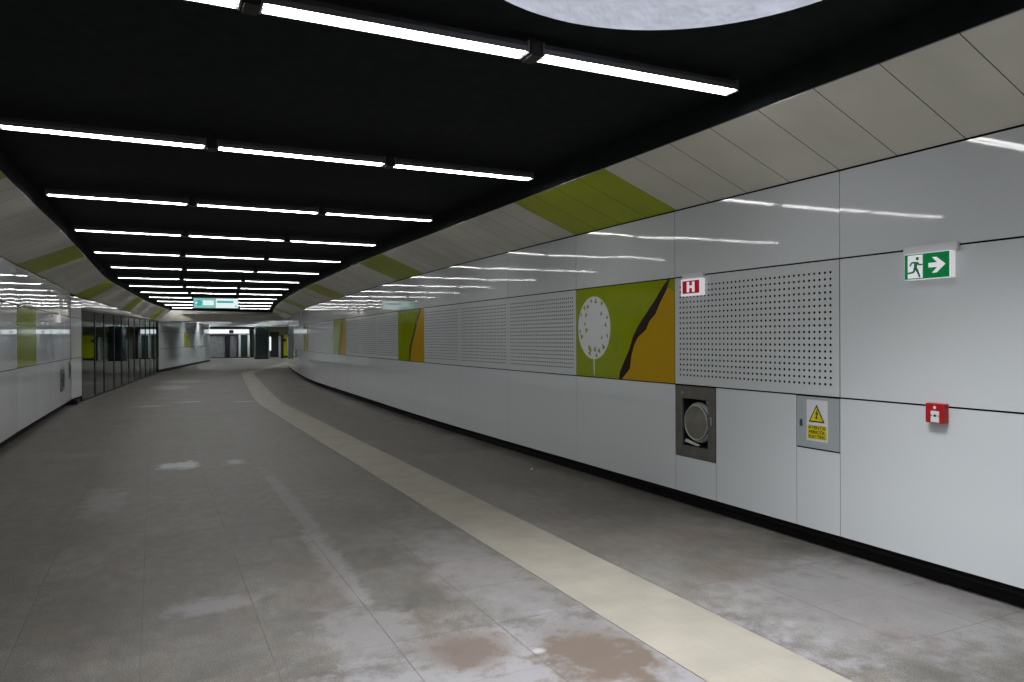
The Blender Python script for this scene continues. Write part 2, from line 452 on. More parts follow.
def frame_left(s_near, s_far):
    p, q = LW.at(s_near), LW.at(s_far); d = q - p
    return p, math.atan2(d.y, d.x), d.length

def perf_mesh():
    """perforated sheet: real octagonal holes 36 x 18"""
    w, h = W-.004, ZJ2-ZJ1-.012; nx, nz = 36, 18; pit = .0500
    mx = (w-nx*pit)/2; mz = (h-nz*pit)/2; r = .0105
    mb = MB(); k = mb.mi('enamel_perf'); bm = mb.bm; grid = {}
    def gv(i, j):   # half-pitch lattice
        if (i, j) not in grid: grid[(i, j)] = bm.verts.new((mx+i*pit/2, 0, mz+j*pit/2))
        return grid[(i, j)]
    kb = mb.mi('backing')
    for a in range(nx):
        for b in range(nz):
            cx, cz = mx+(a+.5)*pit, mz+(b+.5)*pit; I, J = 2*a, 2*b
            outer = [gv(I+2,J+1),gv(I+2,J+2),gv(I+1,J+2),gv(I,J+2),gv(I,J+1),gv(I,J),gv(I+1,J),gv(I+2,J)]
            inn = [bm.verts.new((cx+r*math.cos(PI/4*t), 0, cz+r*math.sin(PI/4*t))) for t in range(8)]
            dp = [bm.verts.new((cx+r*math.cos(PI/4*t), .006, cz+r*math.sin(PI/4*t))) for t in range(8)]
            for t in range(8):
                u = (t+1)%8
                f = bm.faces.new((outer[t], outer[u], inn[u], inn[t])); f.material_index = k
                f = bm.faces.new((inn[t], inn[u], dp[u], dp[t])); f.material_index = kb
    for (x0,z0,x1,z1) in ((0,0,w,mz),(0,h-mz,w,h),(0,mz,mx,h-mz),(w-mx,mz,w,h-mz)):
        mb.face([(x0,0,z0),(x1,0,z0),(x1,0,z1),(x0,0,z1)], 'enamel_perf')
    for (p, q) in (((0,0),(w,0)),((w,0),(w,h)),((w,h),(0,h)),((0,h),(0,0))):
        mb.face([(p[0],0,p[1]),(q[0],0,q[1]),(q[0],.016,q[1]),(p[0],.016,p[1])], 'seam')
    me = bpy.data.meshes.new('perforated_panel'); bm.to_mesh(me); bm.free()
    for m in mb.mats: me.materials.append(M[m])
    return me
PERF = perf_mesh()

TREE_EL = (.408, .566, .352, .364)
BL = [(1.81,1.033),(1.731,.968),(1.615,.851),(1.466,.723),(1.311,.589),(1.2,.46),(1.134,.329),(1.034,.194),(.949,.076),(.931,0)]
BR = [(1.835,1.033),(1.787,.93),(1.673,.795),(1.599,.691),(1.495,.622),(1.434,.532),(1.295,.46),(1.215,.367),(1.166,.254),(1.142,.121),(1.066,.062),(.982,0)]
TR = [(.351,.878),(.281,.819),(.24,.717),(.212,.614),(.247,.536),(.099,.527),(.138,.468),(.304,.34),(.431,.32),(.315,.268),(.468,.25),(.617,.349),(.581,.452),(.698,.472),(.666,.597),(.692,.684),(.572,.723),(.584,.847),(.454,.865),(.202,.808),(.121,.727),(.33,.31),(.52,.30)]
HM = ZJ2-ZJ1-.012
def mural(label, loc, rz, tree, flip=False, group=None, wid=None, plain=False, flecks=False):
    t = thing('mural_panel', label, 'mural panel', loc, rz, group)
    w = W-.004
    fx = (lambda x: w-x) if flip else (lambda x: x)
    bowed('green_sheet', w, HM, 'green', amp=.0008, parent=t)
    def cut(poly): return [(fx(x), min(max(z, 0), HM)) for x, z in poly]
    if wid: t.scale = (wid/W, 1, 1)
    if not plain: _mural_field(t, tree, cut, w)
    return _mural_prints(t, tree, cut, fx, flecks)
def _mural_field(t, tree, cut, w):
    NB = [(.90,1),(.82,.85),(.74,.70),(.685,.57),(.63,.45),(.575,.35),(.535,.25),(.51,.13),(.49,0)]
    rng_ = BR if tree else [(x*w, z*1.034) for x, z in NB]
    lft = BL if tree else [(x-.075-.035*math.sin(z*3), z) for x, z in rng_]
    MB().prism(cut(rng_ + ([(w,0),(w,.90),(1.80,.955)] if tree else [(w,0),(w,HM)])), -.0045, -.002, 'ochre').obj('ochre_field', t)
    mb = MB(); k = mb.mi('bark')
    mb.prism(cut(lft + rng_[::-1]), -.0065, -.0025, 'bark').obj('branch_print', t)
def _mural_prints(t, tree, cut, fx, flecks):
    if tree:
        cx, cz, rx, rz_ = TREE_EL
        mb = MB(); mb.prism([(fx(x), z) for x, z in circle(cx, cz, rx, rz_, 56)], -.0045, -.002, 'disc')
        mb.prism(cut([(cx-.012,.21),(cx+.016,.21),(cx+.012,.02),(cx,.02)]), -.0045, -.002, 'disc')
        crown = mb.obj('tree_crown_print', t)
        for x, z in TR:
            a = random.uniform(0, 6.3); r = random.uniform(.026, .046)
            MB().prism([(fx(x+r*math.cos(a+q)*.85), z+r*math.sin(a+q)) for q in (0, 1.9, 3.9)], -.006, -.004, 'green').obj('leaf_cutout', crown)
    elif flecks:
        for i in range(30):
            x, z = random.uniform(.06, .9), random.uniform(.05, .97); hh = random.uniform(.012, .05)
            MB().prism([(fx(x),z),(fx(x+.010),z+hh*.5),(fx(x),z+hh),(fx(x-.010),z+hh*.5)], -.0045, -.002, 'fleck').obj('fleck_print', t)
    return t

WR = struct_empty('wall_right', (4.61, 0, 0)); WR_inv = Vector((4.61, 0, 0))
WL = struct_empty('wall_left', (-2.02, 0, 0)); WL_inv = Vector((-2.02, 0, 0))

def backing(path, s0, s1, off, side, z0, z1, name, mat='backing', parent=None, inv=Vector((0,0,0)), step=.8, dz=True):
    mb = MB(); k = mb.mi(mat); n = int((s1-s0)/step)+1; prev = None
    for i in range(n+1):
        d = s0+(s1-s0)*i/n; p = path.at(d); t = path.tan(d); nrm = Vector((t.y,-t.x))*side  # outward from corridor
        q = p + nrm*off; zz = 1.6+(z1-1.6)*g(p.y) if dz else z1
        pt = [mb.bm.verts.new(Vector((q.x,q.y,z0))-inv), mb.bm.verts.new(Vector((q.x,q.y,zz))-inv)]
        if prev:
            f = mb.bm.faces.new((prev[0], pt[0], pt[1], prev[1])); f.material_index = k; f.smooth = True
        prev = pt
    return mb.obj(name, parent)

backing(RW, -8.9, 5.285, .018, 1, .06, ZT+.05, 'wall_backing', 'backing', WR, WR_inv)
backing(RW, 5.285, 5.862, .018, 1, .06, .455, 'wall_backing', 'backing', WR, WR_inv, dz=False)
backing(RW, 5.285, 5.862, .018, 1, 1.125, ZT+.05, 'wall_backing', 'backing', WR, WR_inv)
backing(RW, 5.862, 54, .018, 1, .06, ZT+.05, 'wall_backing', 'backing', WR, WR_inv)
backing(LW, -8.9, 21.6, .018, -1, .06, ZT+.05, 'wall_backing', 'backing', WL, WL_inv)
structure(backing(RW, -8.9, 54, .10, 1, 0, ZB+.06, 'baseboard_right', 'plinth', dz=False))
structure(backing(LW, -8.9, 21.6, .10, -1, 0, ZB+.06, 'baseboard_left', 'plinth', dz=False))

def wall_panel(name, w, z0, z1, p, rz, par, inv, x0=0, mat='enamel', nx=10):
    return bowed(name, w, z1-z0, mat, parent=par, loc=Vector((p.x, p.y, z0))-inv, rz=rz, nx=nx, x0=x0)

MUR = {1, 5, 9, 13, 17}
perf_count = 0
ordn = ['first', 'second', 'third']
pos_names = {0: 'nearest the viewer', 1: 'second from the viewer', 2: 'third from the viewer', 3: 'fourth from the viewer', 4: 'farthest, past the bend'}
perf_first = None
HYD = (5.285, 5.866); ELE = (3.9265, 4.345)
for kk in range(-6, 24):
    s0, s1 = SK(kk), SK(kk+1)
    p, rz, w = frame_right(s0, s1); gap = .004
    x0 = gap/2; ww = w-gap
    ymid = (s0+s1)/2; zt = 1.6+(ZT-1.6)*g(RW.at(ymid).y)-.012
    wall_panel('upper_panel', ww, ZJ2+.006, zt, p, rz, WR, WR_inv, x0)
    # lower band, with the openings for the two flush cabinets
    if kk == 0:
        mid = p.y - HYD[0]     # local x of the hydrant's near edge
        elx = p.y - ELE[1]
        wall_panel('lower_panel', elx-mid-.003, ZB, ZJ1-.006, p, rz, WR, WR_inv, mid+.002)
        wall_panel('lower_panel', w-elx-.004, ZB, .727-.004, p, rz, WR, WR_inv, elx+.002, nx=4)
        wall_panel('lower_panel', mid-.004, ZB, .447, p, rz, WR, WR_inv, .002, nx=4)
    else:
        wall_panel('lower_panel', w-.002, ZB, ZJ1-.006, p, rz, WR, WR_inv, .001)
    zl = ZJ1+.006
    loc = (p.x, p.y, zl)
    if kk < 0:
        wall_panel('middle_panel', ww, zl, ZJ2-.006, p, rz, WR, WR_inv, x0)
    elif kk in MUR:
        i = sorted(MUR).index(kk)
        lab = {0: 'green and ochre mural panel with white round tree and thick brown branch', 1: 'green and ochre mural panel with thin dark branch, second along the right wall',
               2: 'green and ochre mural panel, third along the right wall', 3: 'green mural panel, fourth along the right wall at the bend', 4: 'green mural panel beyond the bend of the right wall'}[i]
        if i < 4:
            mural(lab, loc, rz, tree=(i == 0), group='mural panels', wid=w, flecks=(i == 1))
        else: wall_panel('middle_panel', ww, zl, ZJ2-.006, p, rz, WR, WR_inv, x0)
    elif kk <= 16:
        o = bpy.data.objects.new('perforated_panel', PERF); COL.objects.link(o); o.location = loc; o.rotation_euler = (0,0,rz); o.scale = (w/W, 1, 1)
        if kk == 0: lab = 'white perforated wall panel behind the red H sign'
        else:
            grp = (kk-2)//4; i = (kk-2) % 4
            after = ['the round tree mural', 'the second right-wall mural', 'the third right-wall mural', 'the fourth right-wall mural'][grp]
            lab = f'white perforated right-wall panel, {ordn[i]} beyond {after}'
        tag(o, lab, 'wall panel', 'perforated panels on the right wall')
    else:
        wall_panel('middle_panel', ww, zl, ZJ2-.006, p, rz, WR, WR_inv, x0)

L0 = 14.45
for kk in range(-12, 4):
    s0, s1 = L0+W*kk, min(L0+W*(kk+1), 21.6)
    p, rz, w = frame_left(s0, s1)
    zt = 1.6+(ZT-1.6)*g((s0+s1)/2)-.012
    wall_panel('upper_panel', w-.004, ZJ2+.006, zt, p, rz, WL, WL_inv, .002)
    wall_panel('lower_panel', w-.003, ZB, ZJ1-.006, p, rz, WL, WL_inv, .001)
    zl = ZJ1+.006; loc = (p.x, p.y, zl)
    if kk in (0, -4):
        mural('green mural panel on the left wall' if kk == 0 else 'green mural panel on the left wall beside the viewer', loc, rz, tree=False, flip=True, group='mural panels', plain=True)
    else:
        wall_panel('middle_panel', w-.004, zl, ZJ2-.006, p, rz, WL, WL_inv, .002)
# return piece between the left wall and the glass
p, q = Vector((-1.905,21.612)), Vector((-1.77,22.86)); d = q-p; rz = math.atan2(d.y, d.x)
for z0, z1 in ((.12, ZJ1-.006), (ZJ1+.006, ZJ2-.006), (ZJ2+.006, 2.72)):
    bowed('return_panel', d.length, z1-z0, 'enamel', parent=WL, loc=Vector((p.x+.03,p.y,z0))-WL_inv, rz=rz, nx=4)
mb = MB(); mb.face([(p.x+.01,p.y,0),(q.x+.01,q.y,0),(q.x+.01,q.y,2.72),(p.x+.01,p.y,2.72)], 'backing'); o = mb.obj('wall_backing', WL); o.location = -WL_inv
mb = MB(); mb.box((0,0,0),(.10,.9,.11),'plinth'); o = mb.obj('baseboard_end'); o.location = (-1.86,21.8,0); structure(o); o.name = 'baseboard_left_2'

# ------------------------------------------------------------------ sloping soffits
def soffit(name, lower, upper, seams, zl, zu, green, gapw=.006):
    """planks from the wall top up to the edge of the black ceiling; seams = list of (y_low, y_up)"""
    par = struct_empty(name)
    mb = MB(); mg = MB(); bk = MB()
    for i, ((a, au), (b, bu)) in enumerate(zip(seams, seams[1:])):
        G = green(i); m = 'soffit_green' if G else 'soffit'; B = mg if G else mb
        def pt(yl, yu, f):
            p, q = lower.at_y(yl), upper.at_y(yu)
            A = Vector((p.x, p.y, zl(p.y))); C = Vector((q.x, q.y, zu(q.y))); return A.lerp(C, f)
        e = gapw/2
        P = [pt(a+e, au+e, .004), pt(b-e, bu-e, .004), pt(b-e, bu-e, 1), pt(a+e, au+e, 1)]
        B.face(P, m)
        up = Vector((0, 0, .007))
        B.face([P[3], P[2], P[2]+up, P[3]+up], 'alu')
        Q = [pt(a, au, -.01), pt(b, bu, -.01), pt(b, bu, 1), pt(a, au, 1)]
        nrm = (Q[1]-Q[0]).cross(Q[3]-Q[0]).normalized(); nrm = nrm if nrm.z > 0 else -nrm
        bk.face([v+nrm*.012 for v in Q], 'backing')
        top = [Vector((v.x, v.y, ceil_z(v.y)+.01)) for v in (Q[2], Q[3])]
        bk.face([Q[3]+up, Q[2]+up, top[0], top[1]], 'black_ceiling')
    mb.obj('plank_cladding', par); mg.obj('green_plank_cladding', par); bk.obj('soffit_backing', par)
    return par
def zl_r(y): return 1.6+(ZT-1.6)*g(y)
def zu_r(y): return 1.6+(3.185-1.6)*g(y)
def zl_l(y):
    if y < 20: return zl_r(y)
    pts = [(20, zl_r(20)), (22.6, 2.745), (28.5, 2.69), (41, 2.52)]
    for (a, za), (b, zb) in zip(pts, pts[1:]):
        if y <= b: return za+(zb-za)*(y-a)/(b-a)
    return 2.52
def zu_l(y): return 1.6+(3.2-1.6)*g(y)
sr = []
for i in range(-26, 88):
    s = S0+W*i/4 if i <= 16 else SK(i/4); p = RW.at(s); 
    if p.y > 44.3: break
    t = RW.tan(s); nrm = Vector((-t.y, t.x)); q = p+nrm*.79
    sr.append((p.y, min(q.y+.08*min(max((p.y-3.6)/2.4,0),1), 43.0)))
i0 = -26
soffit('trim_1', RW, RU, sr, zl_r, zu_r, lambda i: ((i+i0)//4) in MUR)
sl = []
for i in range(-48, 60):
    y = L0+W*i/4
    if y > 41: break
    t = LS.tan(y); nrm = Vector((t.y, -t.x)); q = LS.at_y(y)+nrm*.7
    sl.append((y, min(q.y, 41.0)))
soffit('trim_2', LS, LU, sl, zl_l, zu_l, lambda i: ((i-48)//4) % 4 == 0)
# bulkhead closing the corridor ceiling at the far end
mb = MB()
A0, A1 = Vector((.15,40.95,2.52)), Vector((7.0,43.9,2.66)); B0, B1 = Vector((.78,41.02,3.08)), Vector((5.9,42.85,3.08))
n = 14
for i in range(n):
    a, b = i/n, (i+1)/n; e = 0
    mb.face([A0.lerp(A1,a+e), A0.lerp(A1,b-e), B0.lerp(B1,b-e), B0.lerp(B1,a+e)], 'soffit')
up = Vector((0,0,.35)); mb.face([B0, B1, B1+up, B0+up], 'black_ceiling')
bk = Vector((-.01,.03,0))
for i in range(n): mb.face([A0.lerp(A1,i/n)+bk, A0.lerp(A1,(i+1)/n)+bk, B0.lerp(B1,(i+1)/n)+bk, B0.lerp(B1,i/n)+bk], 'backing')
mb.face([A0, A1, A1+Vector((-.1,.3,.0)), A0+Vector((-.1,.3,0))], 'soffit')
structure(mb.obj('trim_3'))

# ------------------------------------------------------------------ tactile strip (path follows its centre line)
SP = Path([(2.60,-9),(2.60,4),(2.60,12),(2.60,19.2)])
def strip_mesh():
    mb = MB(); k = mb.mi('strip'); uvl = mb.bm.loops.layers.uv.new('UVMap')
    ptsL = [(2.30,-9),(2.30,2.5),(2.31,8),(2.32,14),(2.325,19.0),(2.42,21.2),(2.9,27.4),(3.72,37.3)]
    ptsR = [(2.90,-9),(2.90,2.5),(2.905,8),(2.905,14),(2.90,19.0),(3.0,21.0),(3.44,27.2),(4.20,36.7)]
    ptsL2 = [(3.72,37.3),(8.3,53.6)]; ptsR2 = [(4.20,36.7),(8.5,51.9)]
    def run(Ls, Rs, v0):
        Ls = [(a*1.025, b*1.025) for a, b in Ls]; Rs = [(a*1.025, b*1.025) for a, b in Rs]
        v = v0
        for (a, b, c, d) in zip(Ls, Ls[1:], Rs, Rs[1:]):
            ln = (Vector(b)-Vector(a)).length
            f = mb.face([(*a,.004),(*c,.004),(*d,.004),(*b,.004)], 'strip')
            for lp, uv in zip(f.loops, ((0,v),(.6,v),(.6,v+ln),(0,v+ln))): lp[uvl].uv = uv
            e = mb.face([(*a,0),(*a,.004),(*b,.004),(*b,0)], 'strip'); e2 = mb.face([(*c,0),(*d,0),(*d,.004),(*c,.004)], 'strip')
            for ff in (e, e2):
                for lp in ff.loops: lp[uvl].uv = (.1,.1)
            v += ln
    run(ptsL, ptsR, -9-2.82); run(ptsL2, ptsR2, .7)
    return mb
o = strip_mesh().obj('tactile_paving'); tag(o, 'long cream ribbed tactile paving strip laid down the floor', 'tactile paving')

# ------------------------------------------------------------------ luminaires
UL = 1.600; LL = 1.49
def luminaire_proto():
    t = thing('ceiling_light', 'x', 'ceiling light', group='fluorescent ceiling lights')
    # local origin: centre of the light's underside, x along the lamp
    h = LL/2
    mb = MB()
    prof = [(-.062,.006),(-.062,.040),(-.040,.076),(.040,.076),(.062,.040),(.062,.006)]
    for a, b in zip(prof, prof[1:]): mb.face([(-h,a[0],a[1]),(h,a[0],a[1]),(h,b[0],b[1]),(-h,b[0],b[1])], 'lamp_housing')
    bmesh.ops.remove_doubles(mb.bm, verts=mb.bm.verts[:], dist=1e-5)
    mb.obj('housing', t)
    MB().box((-h,-.007,.004),(h,.007,.03),'reflector').obj('reflector', t)
    for sy in (-1, 1):
        mb = MB(); v = [(sy*.008,.012),(sy*.018,.003),(sy*.048,.003),(sy*.060,.010)]
        for a, b in zip(v, v[1:]): mb.face([(-h+.012,a[0],a[1]),(h-.012,a[0],a[1]),(h-.012,b[0],b[1]),(-h+.012,b[0],b[1])], 'tube')
        bmesh.ops.remove_doubles(mb.bm, verts=mb.bm.verts[:], dist=1e-5)
        mb.obj('tube', t)
    n = 40                                     # wire louver: a comb of thin blades on one bottom rail
    poly = [(-h,-.001),(h,-.001)]
    for i in range(n, -1, -1):
        x = -h+LL*i/n; poly += [(min(x+.0014,h),.002),(min(x+.0014,h),.006),(max(x-.0014,-h),.006),(max(x-.0014,-h),.002)]
    mb = MB(); k = mb.mi('reflector')
    for y0, y1 in ((-.0015,.0015),):
        mb.prism(poly, y0, y1, 'reflector')
    mb.obj('louver', t)
    for sx in (-1, 1):
        MB().box((sx*h,-.062,.0),(sx*(h+.010),.062,.076),'lamp_housing').obj('end_cap', t)
    return t
def bracket_parts(t):
    x = UL/2
    mb = MB(); mb.box((x-.036,-.066,-.012),(x+.036,.066,.080),'black_metal')
    mb.box((x-.022,-.020,.08),(x+.022,.020,.128),'black_metal')
    mb.obj('mounting_bracket', t)
PROTO_B = luminaire_proto(); bracket_parts(PROTO_B)
PROTO_A = luminaire_proto()
ROWC = {0:1.25, 1:1.265, 2:1.24, 3:1.265, 4:1.33, 5:1.47, 6:1.50, 7:1.68, 8:1.94, 9:2.19, 10:2.47, 11:2.81, 12:3.17}
NUM = ['nearest', 'second', 'third', 'fourth', 'fifth', 'sixth', 'seventh', 'eighth', 'ninth', 'tenth', 'eleventh', 'twelfth', 'thirteenth']
used = {'A': False, 'B': False}
for kk in range(-3, 13):
    y = 3.956+3.07*kk; x0 = ROWC.get(kk, 1.25)-1.5*UL; z = 3.277 if kk < 4 else 3.277-.085*(kk-3)/9
    for j, pos in enumerate(('left', 'middle', 'right')):
        where = f'the {NUM[kk]} ceiling row from the viewer' if kk >= 0 else f'the {["first","second","third"][-kk-1]} ceiling row behind the viewer'
        lab = f'{pos} white fluorescent batten light in {where}'
        loc = (x0+UL*(j+.5), y, z); key = 'A' if j == 2 else 'B'; pr = PROTO_A if j == 2 else PROTO_B
        if not used[key]:
            pr.location = loc; pr['label'] = lab; used[key] = True
        else: dup(pr, loc, 0, lab)

# ------------------------------------------------------------------ things on the near right wall
RZ = -PI/2      # local x towards the viewer, front faces the corridor
def R(y, z, out=0): return (4.61-out, y, z)
# fire hose cabinet, origin at its far lower corner
hw, hh = HYD[1]-HYD[0]-.006, .680
t = thing('fire_hose_cabinet', 'stainless steel fire hose cabinet with hose reel behind its opening', 'fire hose cabinet', R(HYD[1]-.002, .450, 0), RZ)
o0, o1, p0, p1 = .105, .470, .110, .562    # opening
mb = MB()
for a, b in (((0,0),(o0,hh)),((o1,0),(hw,hh)),((o0,0),(o1,p0)),((o0,p1),(o1,hh))):
    mb.box((a[0],-.006,a[1]),(b[0],.014,b[1]),'steel')
door = mb.obj('door', t)
mb = MB(); mb.cyl((.12,-.006,.615),(.12,-.014,.615),.013,'steel_light',14); mb.obj('hinge_cap', door)
mb = MB(); mb.box((hw-.055,-.020,.335),(hw-.040,-.006,.385),'steel_light',.003); mb.cyl((hw-.05,-.006,.40),(hw-.05,-.02,.40),.012,'steel_light',12); mb.obj('latch', door)
mb = MB()
for q in ([(o0,.0145,p0),(o1,.0145,p0),(o1,.17,p0),(o0,.17,p0)],[(o0,.0145,p1),(o1,.0145,p1),(o1,.17,p1),(o0,.17,p1)],
          [(o0,.0145,p0),(o0,.0145,p1),(o0,.17,p1),(o0,.17,p0)],[(o1,.0145,p0),(o1,.0145,p1),(o1,.17,p1),(o1,.17,p0)],[(o0,.17,p0),(o1,.17,p0),(o1,.17,p1),(o0,.17,p1)]):
    mb.face(q, 'black_metal')
mb.obj('recess', t)
rc = ((o0+o1)/2-.020, .336)
mb = MB(); mb.cyl((rc[0],.024,rc[1]),(rc[0],.040,rc[1]),.160,'hose_dark',48); mb.cyl((rc[0],.019,rc[1]),(rc[0],.026,rc[1]),.03,'hose_dark',20); mb.obj('reel_disc', t)
mb = MB()
for i, rr in enumerate((.174, .183, .178)): mb.torus((rc[0],.05+.018*i,rc[1]), rr, .011, 'hose', seg=48, rs=8)
mb.obj('hose', t)
mb = MB(); mb.torus((rc[0],.026,rc[1]), .163, .007, 'steel_light', seg=48, rs=8); mb.obj('reel_rim', t)
mb = MB(); mb.prism([(o0+.005,p0+.03),(rc[0]+.02,p0+.006),(rc[0]+.06,p0+.018),(o0+.02,p0+.06)], .02, .03, 'hose')
mb.prism([(o1-.10,p1-.012),(o1-.03,p1-.03),(o1-.012,p1-.20),(o1-.05,p1-.12)], .06, .066, 'hose'); mb.obj('hose_end', t)
# blue sticker
o = MB().box((0,-.002,0),(.085,0,.050),'sticker_blue').obj('sticker'); o.location = R(5.99, 1.04, .0005); o.rotation_euler = (0,0,RZ)
tag(o, 'small dark blue sticker beside the fire hose cabinet', 'sticker')
# electrical cabinet
ew, eh = ELE[1]-ELE[0]-.006, .400
t = thing('electrical_cabinet', 'small grey electrical cabinet door with yellow warning notice', 'electrical cabinet', R(ELE[1]-.003, .730, 0), RZ)
door = MB().box((.002,-.004,.004),(ew-.002,.016,eh),'cab_grey',.002).obj('door', t)
MB().box((.038,-.012,.165),(.062,-.004,.218),'dark_lock',.003).obj('lock', door)
sx0, sx1, sz0, sz1 = .104, .306, .060, .378
st = MB().box((sx0,-.0055,sz0),(sx1,-.004,sz1),'sticker_white').obj('warning_notice', door)
MB().prism([(.125,.206),(.278,.206),(.2015,.344)], -.0068,-.0055,'sticker_black').obj('triangle_border', st)
MB().prism([(.141,.216),(.262,.216),(.2015,.325)], -.0078,-.0066,'sticker_yellow').obj('triangle_field', st)
MB().prism([(.207,.306),(.190,.268),(.203,.270),(.196,.246),(.190,.247),(.199,.226),(.213,.249),(.205,.248),(.219,.281),(.204,.279),(.214,.306)], -.0088,-.0076,'sticker_black').obj('lightning_bolt', st)
MB().box((.115,-.0068,.075),(.295,-.0055,.182),'sticker_yellow').obj('text_field', st)
for body, z in (('ATEN\u021aIE', .163), ('PERICOL', .128), ('ELECTRIC', .093)):
    text_obj('warning_text', body, .034, 'sticker_black', st, (.205, -.0072, z), .155/{'ATEN\u021aIE': .125, 'PERICOL': .130, 'ELECTRIC': .142}[body])
# manual call point (straddles the lower joint)
t = thing('fire_alarm_call_point', 'red fire alarm call point box with white press plate', 'fire alarm', R(3.212, 1.035, 0), RZ)
MB().box((0,-.052,0),(.128,0,.126),'red',.006).obj('housing', t)
pl = MB().box((.040,-.056,.004),(.098,-.052,.078),'white_plastic',.002).obj('press_plate', t)
mb = MB(); mb.cyl((.070,-.056,.048),(.070,-.058,.048),.009,'sticker_black',14); mb.prism([(.042,.052),(.042,.044),(.056,.048)],-.058,-.056,'sticker_black'); mb.prism([(.096,.052),(.096,.044),(.084,.048)],-.058,-.056,'sticker_black'); mb.obj('press_marks', pl)
mb = MB(); mb.cyl((.066,-.052,.100),(.066,-.0535,.100),.010,'white_print',14); mb.obj('house_mark', t)
# red H sign
def h_sign(label, loc, rz):
    t = thing('hydrant_sign', label, 'sign', loc, rz, 'red H hydrant signs')
    MB().box((0,-.045,0),(.296,0,.160),'sign_white',.004).obj('light_box', t)
    f = MB().box((.030,-.049,.022),(.268,-.045,.142),'sign_red').obj('red_face', t)
    mb = MB(); mb.prism([(.096,.034),(.130,.034),(.130,.072),(.172,.072),(.172,.034),(.206,.034),(.206,.132),(.172,.132),(.172,.096),(.130,.096),(.130,.132),(.096,.132)],-.052,-.049,'sign_white'); mb.obj('letter', f)
    mb = MB(); mb.box((.0,-.03,.158),(.296,0,.212),'white_plastic',.004); mb.obj('wall_bracket', t)
    return t
h_sign('red illuminated H hydrant sign on the near perforated right-wall panel', R(5.722, 1.990, .002), RZ)
# exit sign
t = thing('exit_sign', 'green illuminated exit sign with running figure and right arrow', 'sign', R(3.353, 1.977, .002), RZ)
MB().box((-.006,-.052,-.003),(.318,-.002,.168),'sign_white',.004).obj('light_box', t)
f = MB().box((0,-.055,0),(.310,-.051,.164),'sign_green').obj('green_face', t)
MB().box((.024,-.057,.006),(.130,-.055,.158),'sign_white').obj('doorway', f)
mb = MB(); Y0, Y1 = -.0595, -.057
mb.prism(circle(.094,.134,.0105,.0115,18), Y0, Y1, 'pict_green')
mb.prism([(.072,.114),(.094,.112),(.098,.100),(.086,.070),(.070,.068)], Y0, Y1, 'pict_green')
mb.stroke([(.074,.111),(.054,.108),(.040,.088)], [.006,.0055,.0045], Y0, Y1, 'pict_green')
mb.stroke([(.092,.110),(.108,.093),(.130,.093)], [.006,.0055,.0045], Y0, Y1, 'pict_green')
mb.stroke([(.078,.072),(.066,.046),(.026,.040)], [.009,.007,.005], Y0, Y1, 'pict_green')
mb.stroke([(.082,.074),(.098,.046),(.112,.010)], [.009,.007,.005], Y0, Y1, 'pict_green')
mb.obj('running_figure', f)
mb = MB(); mb.prism([(.172,.098),(.232,.098),(.196,.134),(.226,.134),(.286,.084),(.226,.032),(.196,.032),(.232,.068),(.172,.068)], -.058, -.055, 'sign_white'); mb.obj('arrow', f)
mb = MB(); mb.box((-.03,-.03,.166),(.345,0,.222),'white_plastic',.004); mb.obj('wall_bracket', t)

# left wall: two grey flush boxes and its own hydrant sign
LZ = PI/2
def lcab(label, y, z, w, h):
    p = LW.at_y(y); t = LW.tan(y); rz = math.atan2(t.y, t.x)
    c = thing('wall_cabinet', label, 'cabinet', (p.x+.001, p.y, z), rz, 'grey cabinets on the left wall')
    d = MB().box((0,-.016,0),(w,-.001,h),'steel',.003).obj('door', c)
    MB().box((.03,-.026,h*.5-.03),(.055,-.016,h*.5+.03),'dark_lock').obj('lock', d)
    MB().box((w*.3,-.019,h*.2),(w*.75,-.015,h*.8),'black_metal').obj('window', d)
lcab('larger grey metal cabinet low on the left wall', 19.62, .43, .66, .50)
lcab('smaller grey metal cabinet beside the glass on the left wall', 21.18, .67, .36, .40)
p = LW.at_y(19.2); h_sign('small red H hydrant sign on the far left wall', (p.x+.002, p.y, 2.0), LZ)

# ------------------------------------------------------------------ glass partition on the left
WIN = struct_empty('window_1', (-1.77, 22.9, 0))
G0, G1 = Vector((-1.77,22.9)), Vector((.16,41.0)); gd = (G1-G0); gl = gd.length; grz = math.atan2(gd.y, gd.x)
WIN.rotation_euler = (0, 0, grz)
mull = [.10, 1.97, 3.46, 5.28, 6.88, 8.60, 10.10, 11.75, 13.50, 15.10, 16.65, gl-.04]
def ztop(x): return 2.46+.10*x/gl
for i, x in enumerate(mull):
    wd = .045 if i in (2, 6) else .038
    MB().box((x-wd,-.022,0),(x+wd,.05,ztop(x)),'black_metal').obj('mullion', WIN)
for a, b in zip(mull, mull[1:]):
    zt = ztop(a); MB().box((a,-.006,.03),(b,.006,zt-.02),'glass').obj('pane', WIN)
mb = MB(); mb.box((0,-.045,0),(gl,.045,.035),'black_metal'); mb.obj('sill_rail', WIN)
mb = MB(); mb.face([(0,-.05,ztop(0)-.03),(gl,-.05,ztop(gl)-.03),(gl,-.05,ztop(gl)+.03),(0,-.05,ztop(0)+.03)],'black_metal')
mb.face([(0,.05,ztop(0)-.03),(gl,.05,ztop(gl)-.03),(gl,.05,ztop(gl)+.03),(0,.05,ztop(0)+.03)],'black_metal')
mb.face([(0,-.05,ztop(0)-.03),(gl,-.05,ztop(gl)-.03),(gl,.05,ztop(gl)-.03),(0,.05,ztop(0)-.03)],'black_metal')
mb.obj('head_rail', WIN)
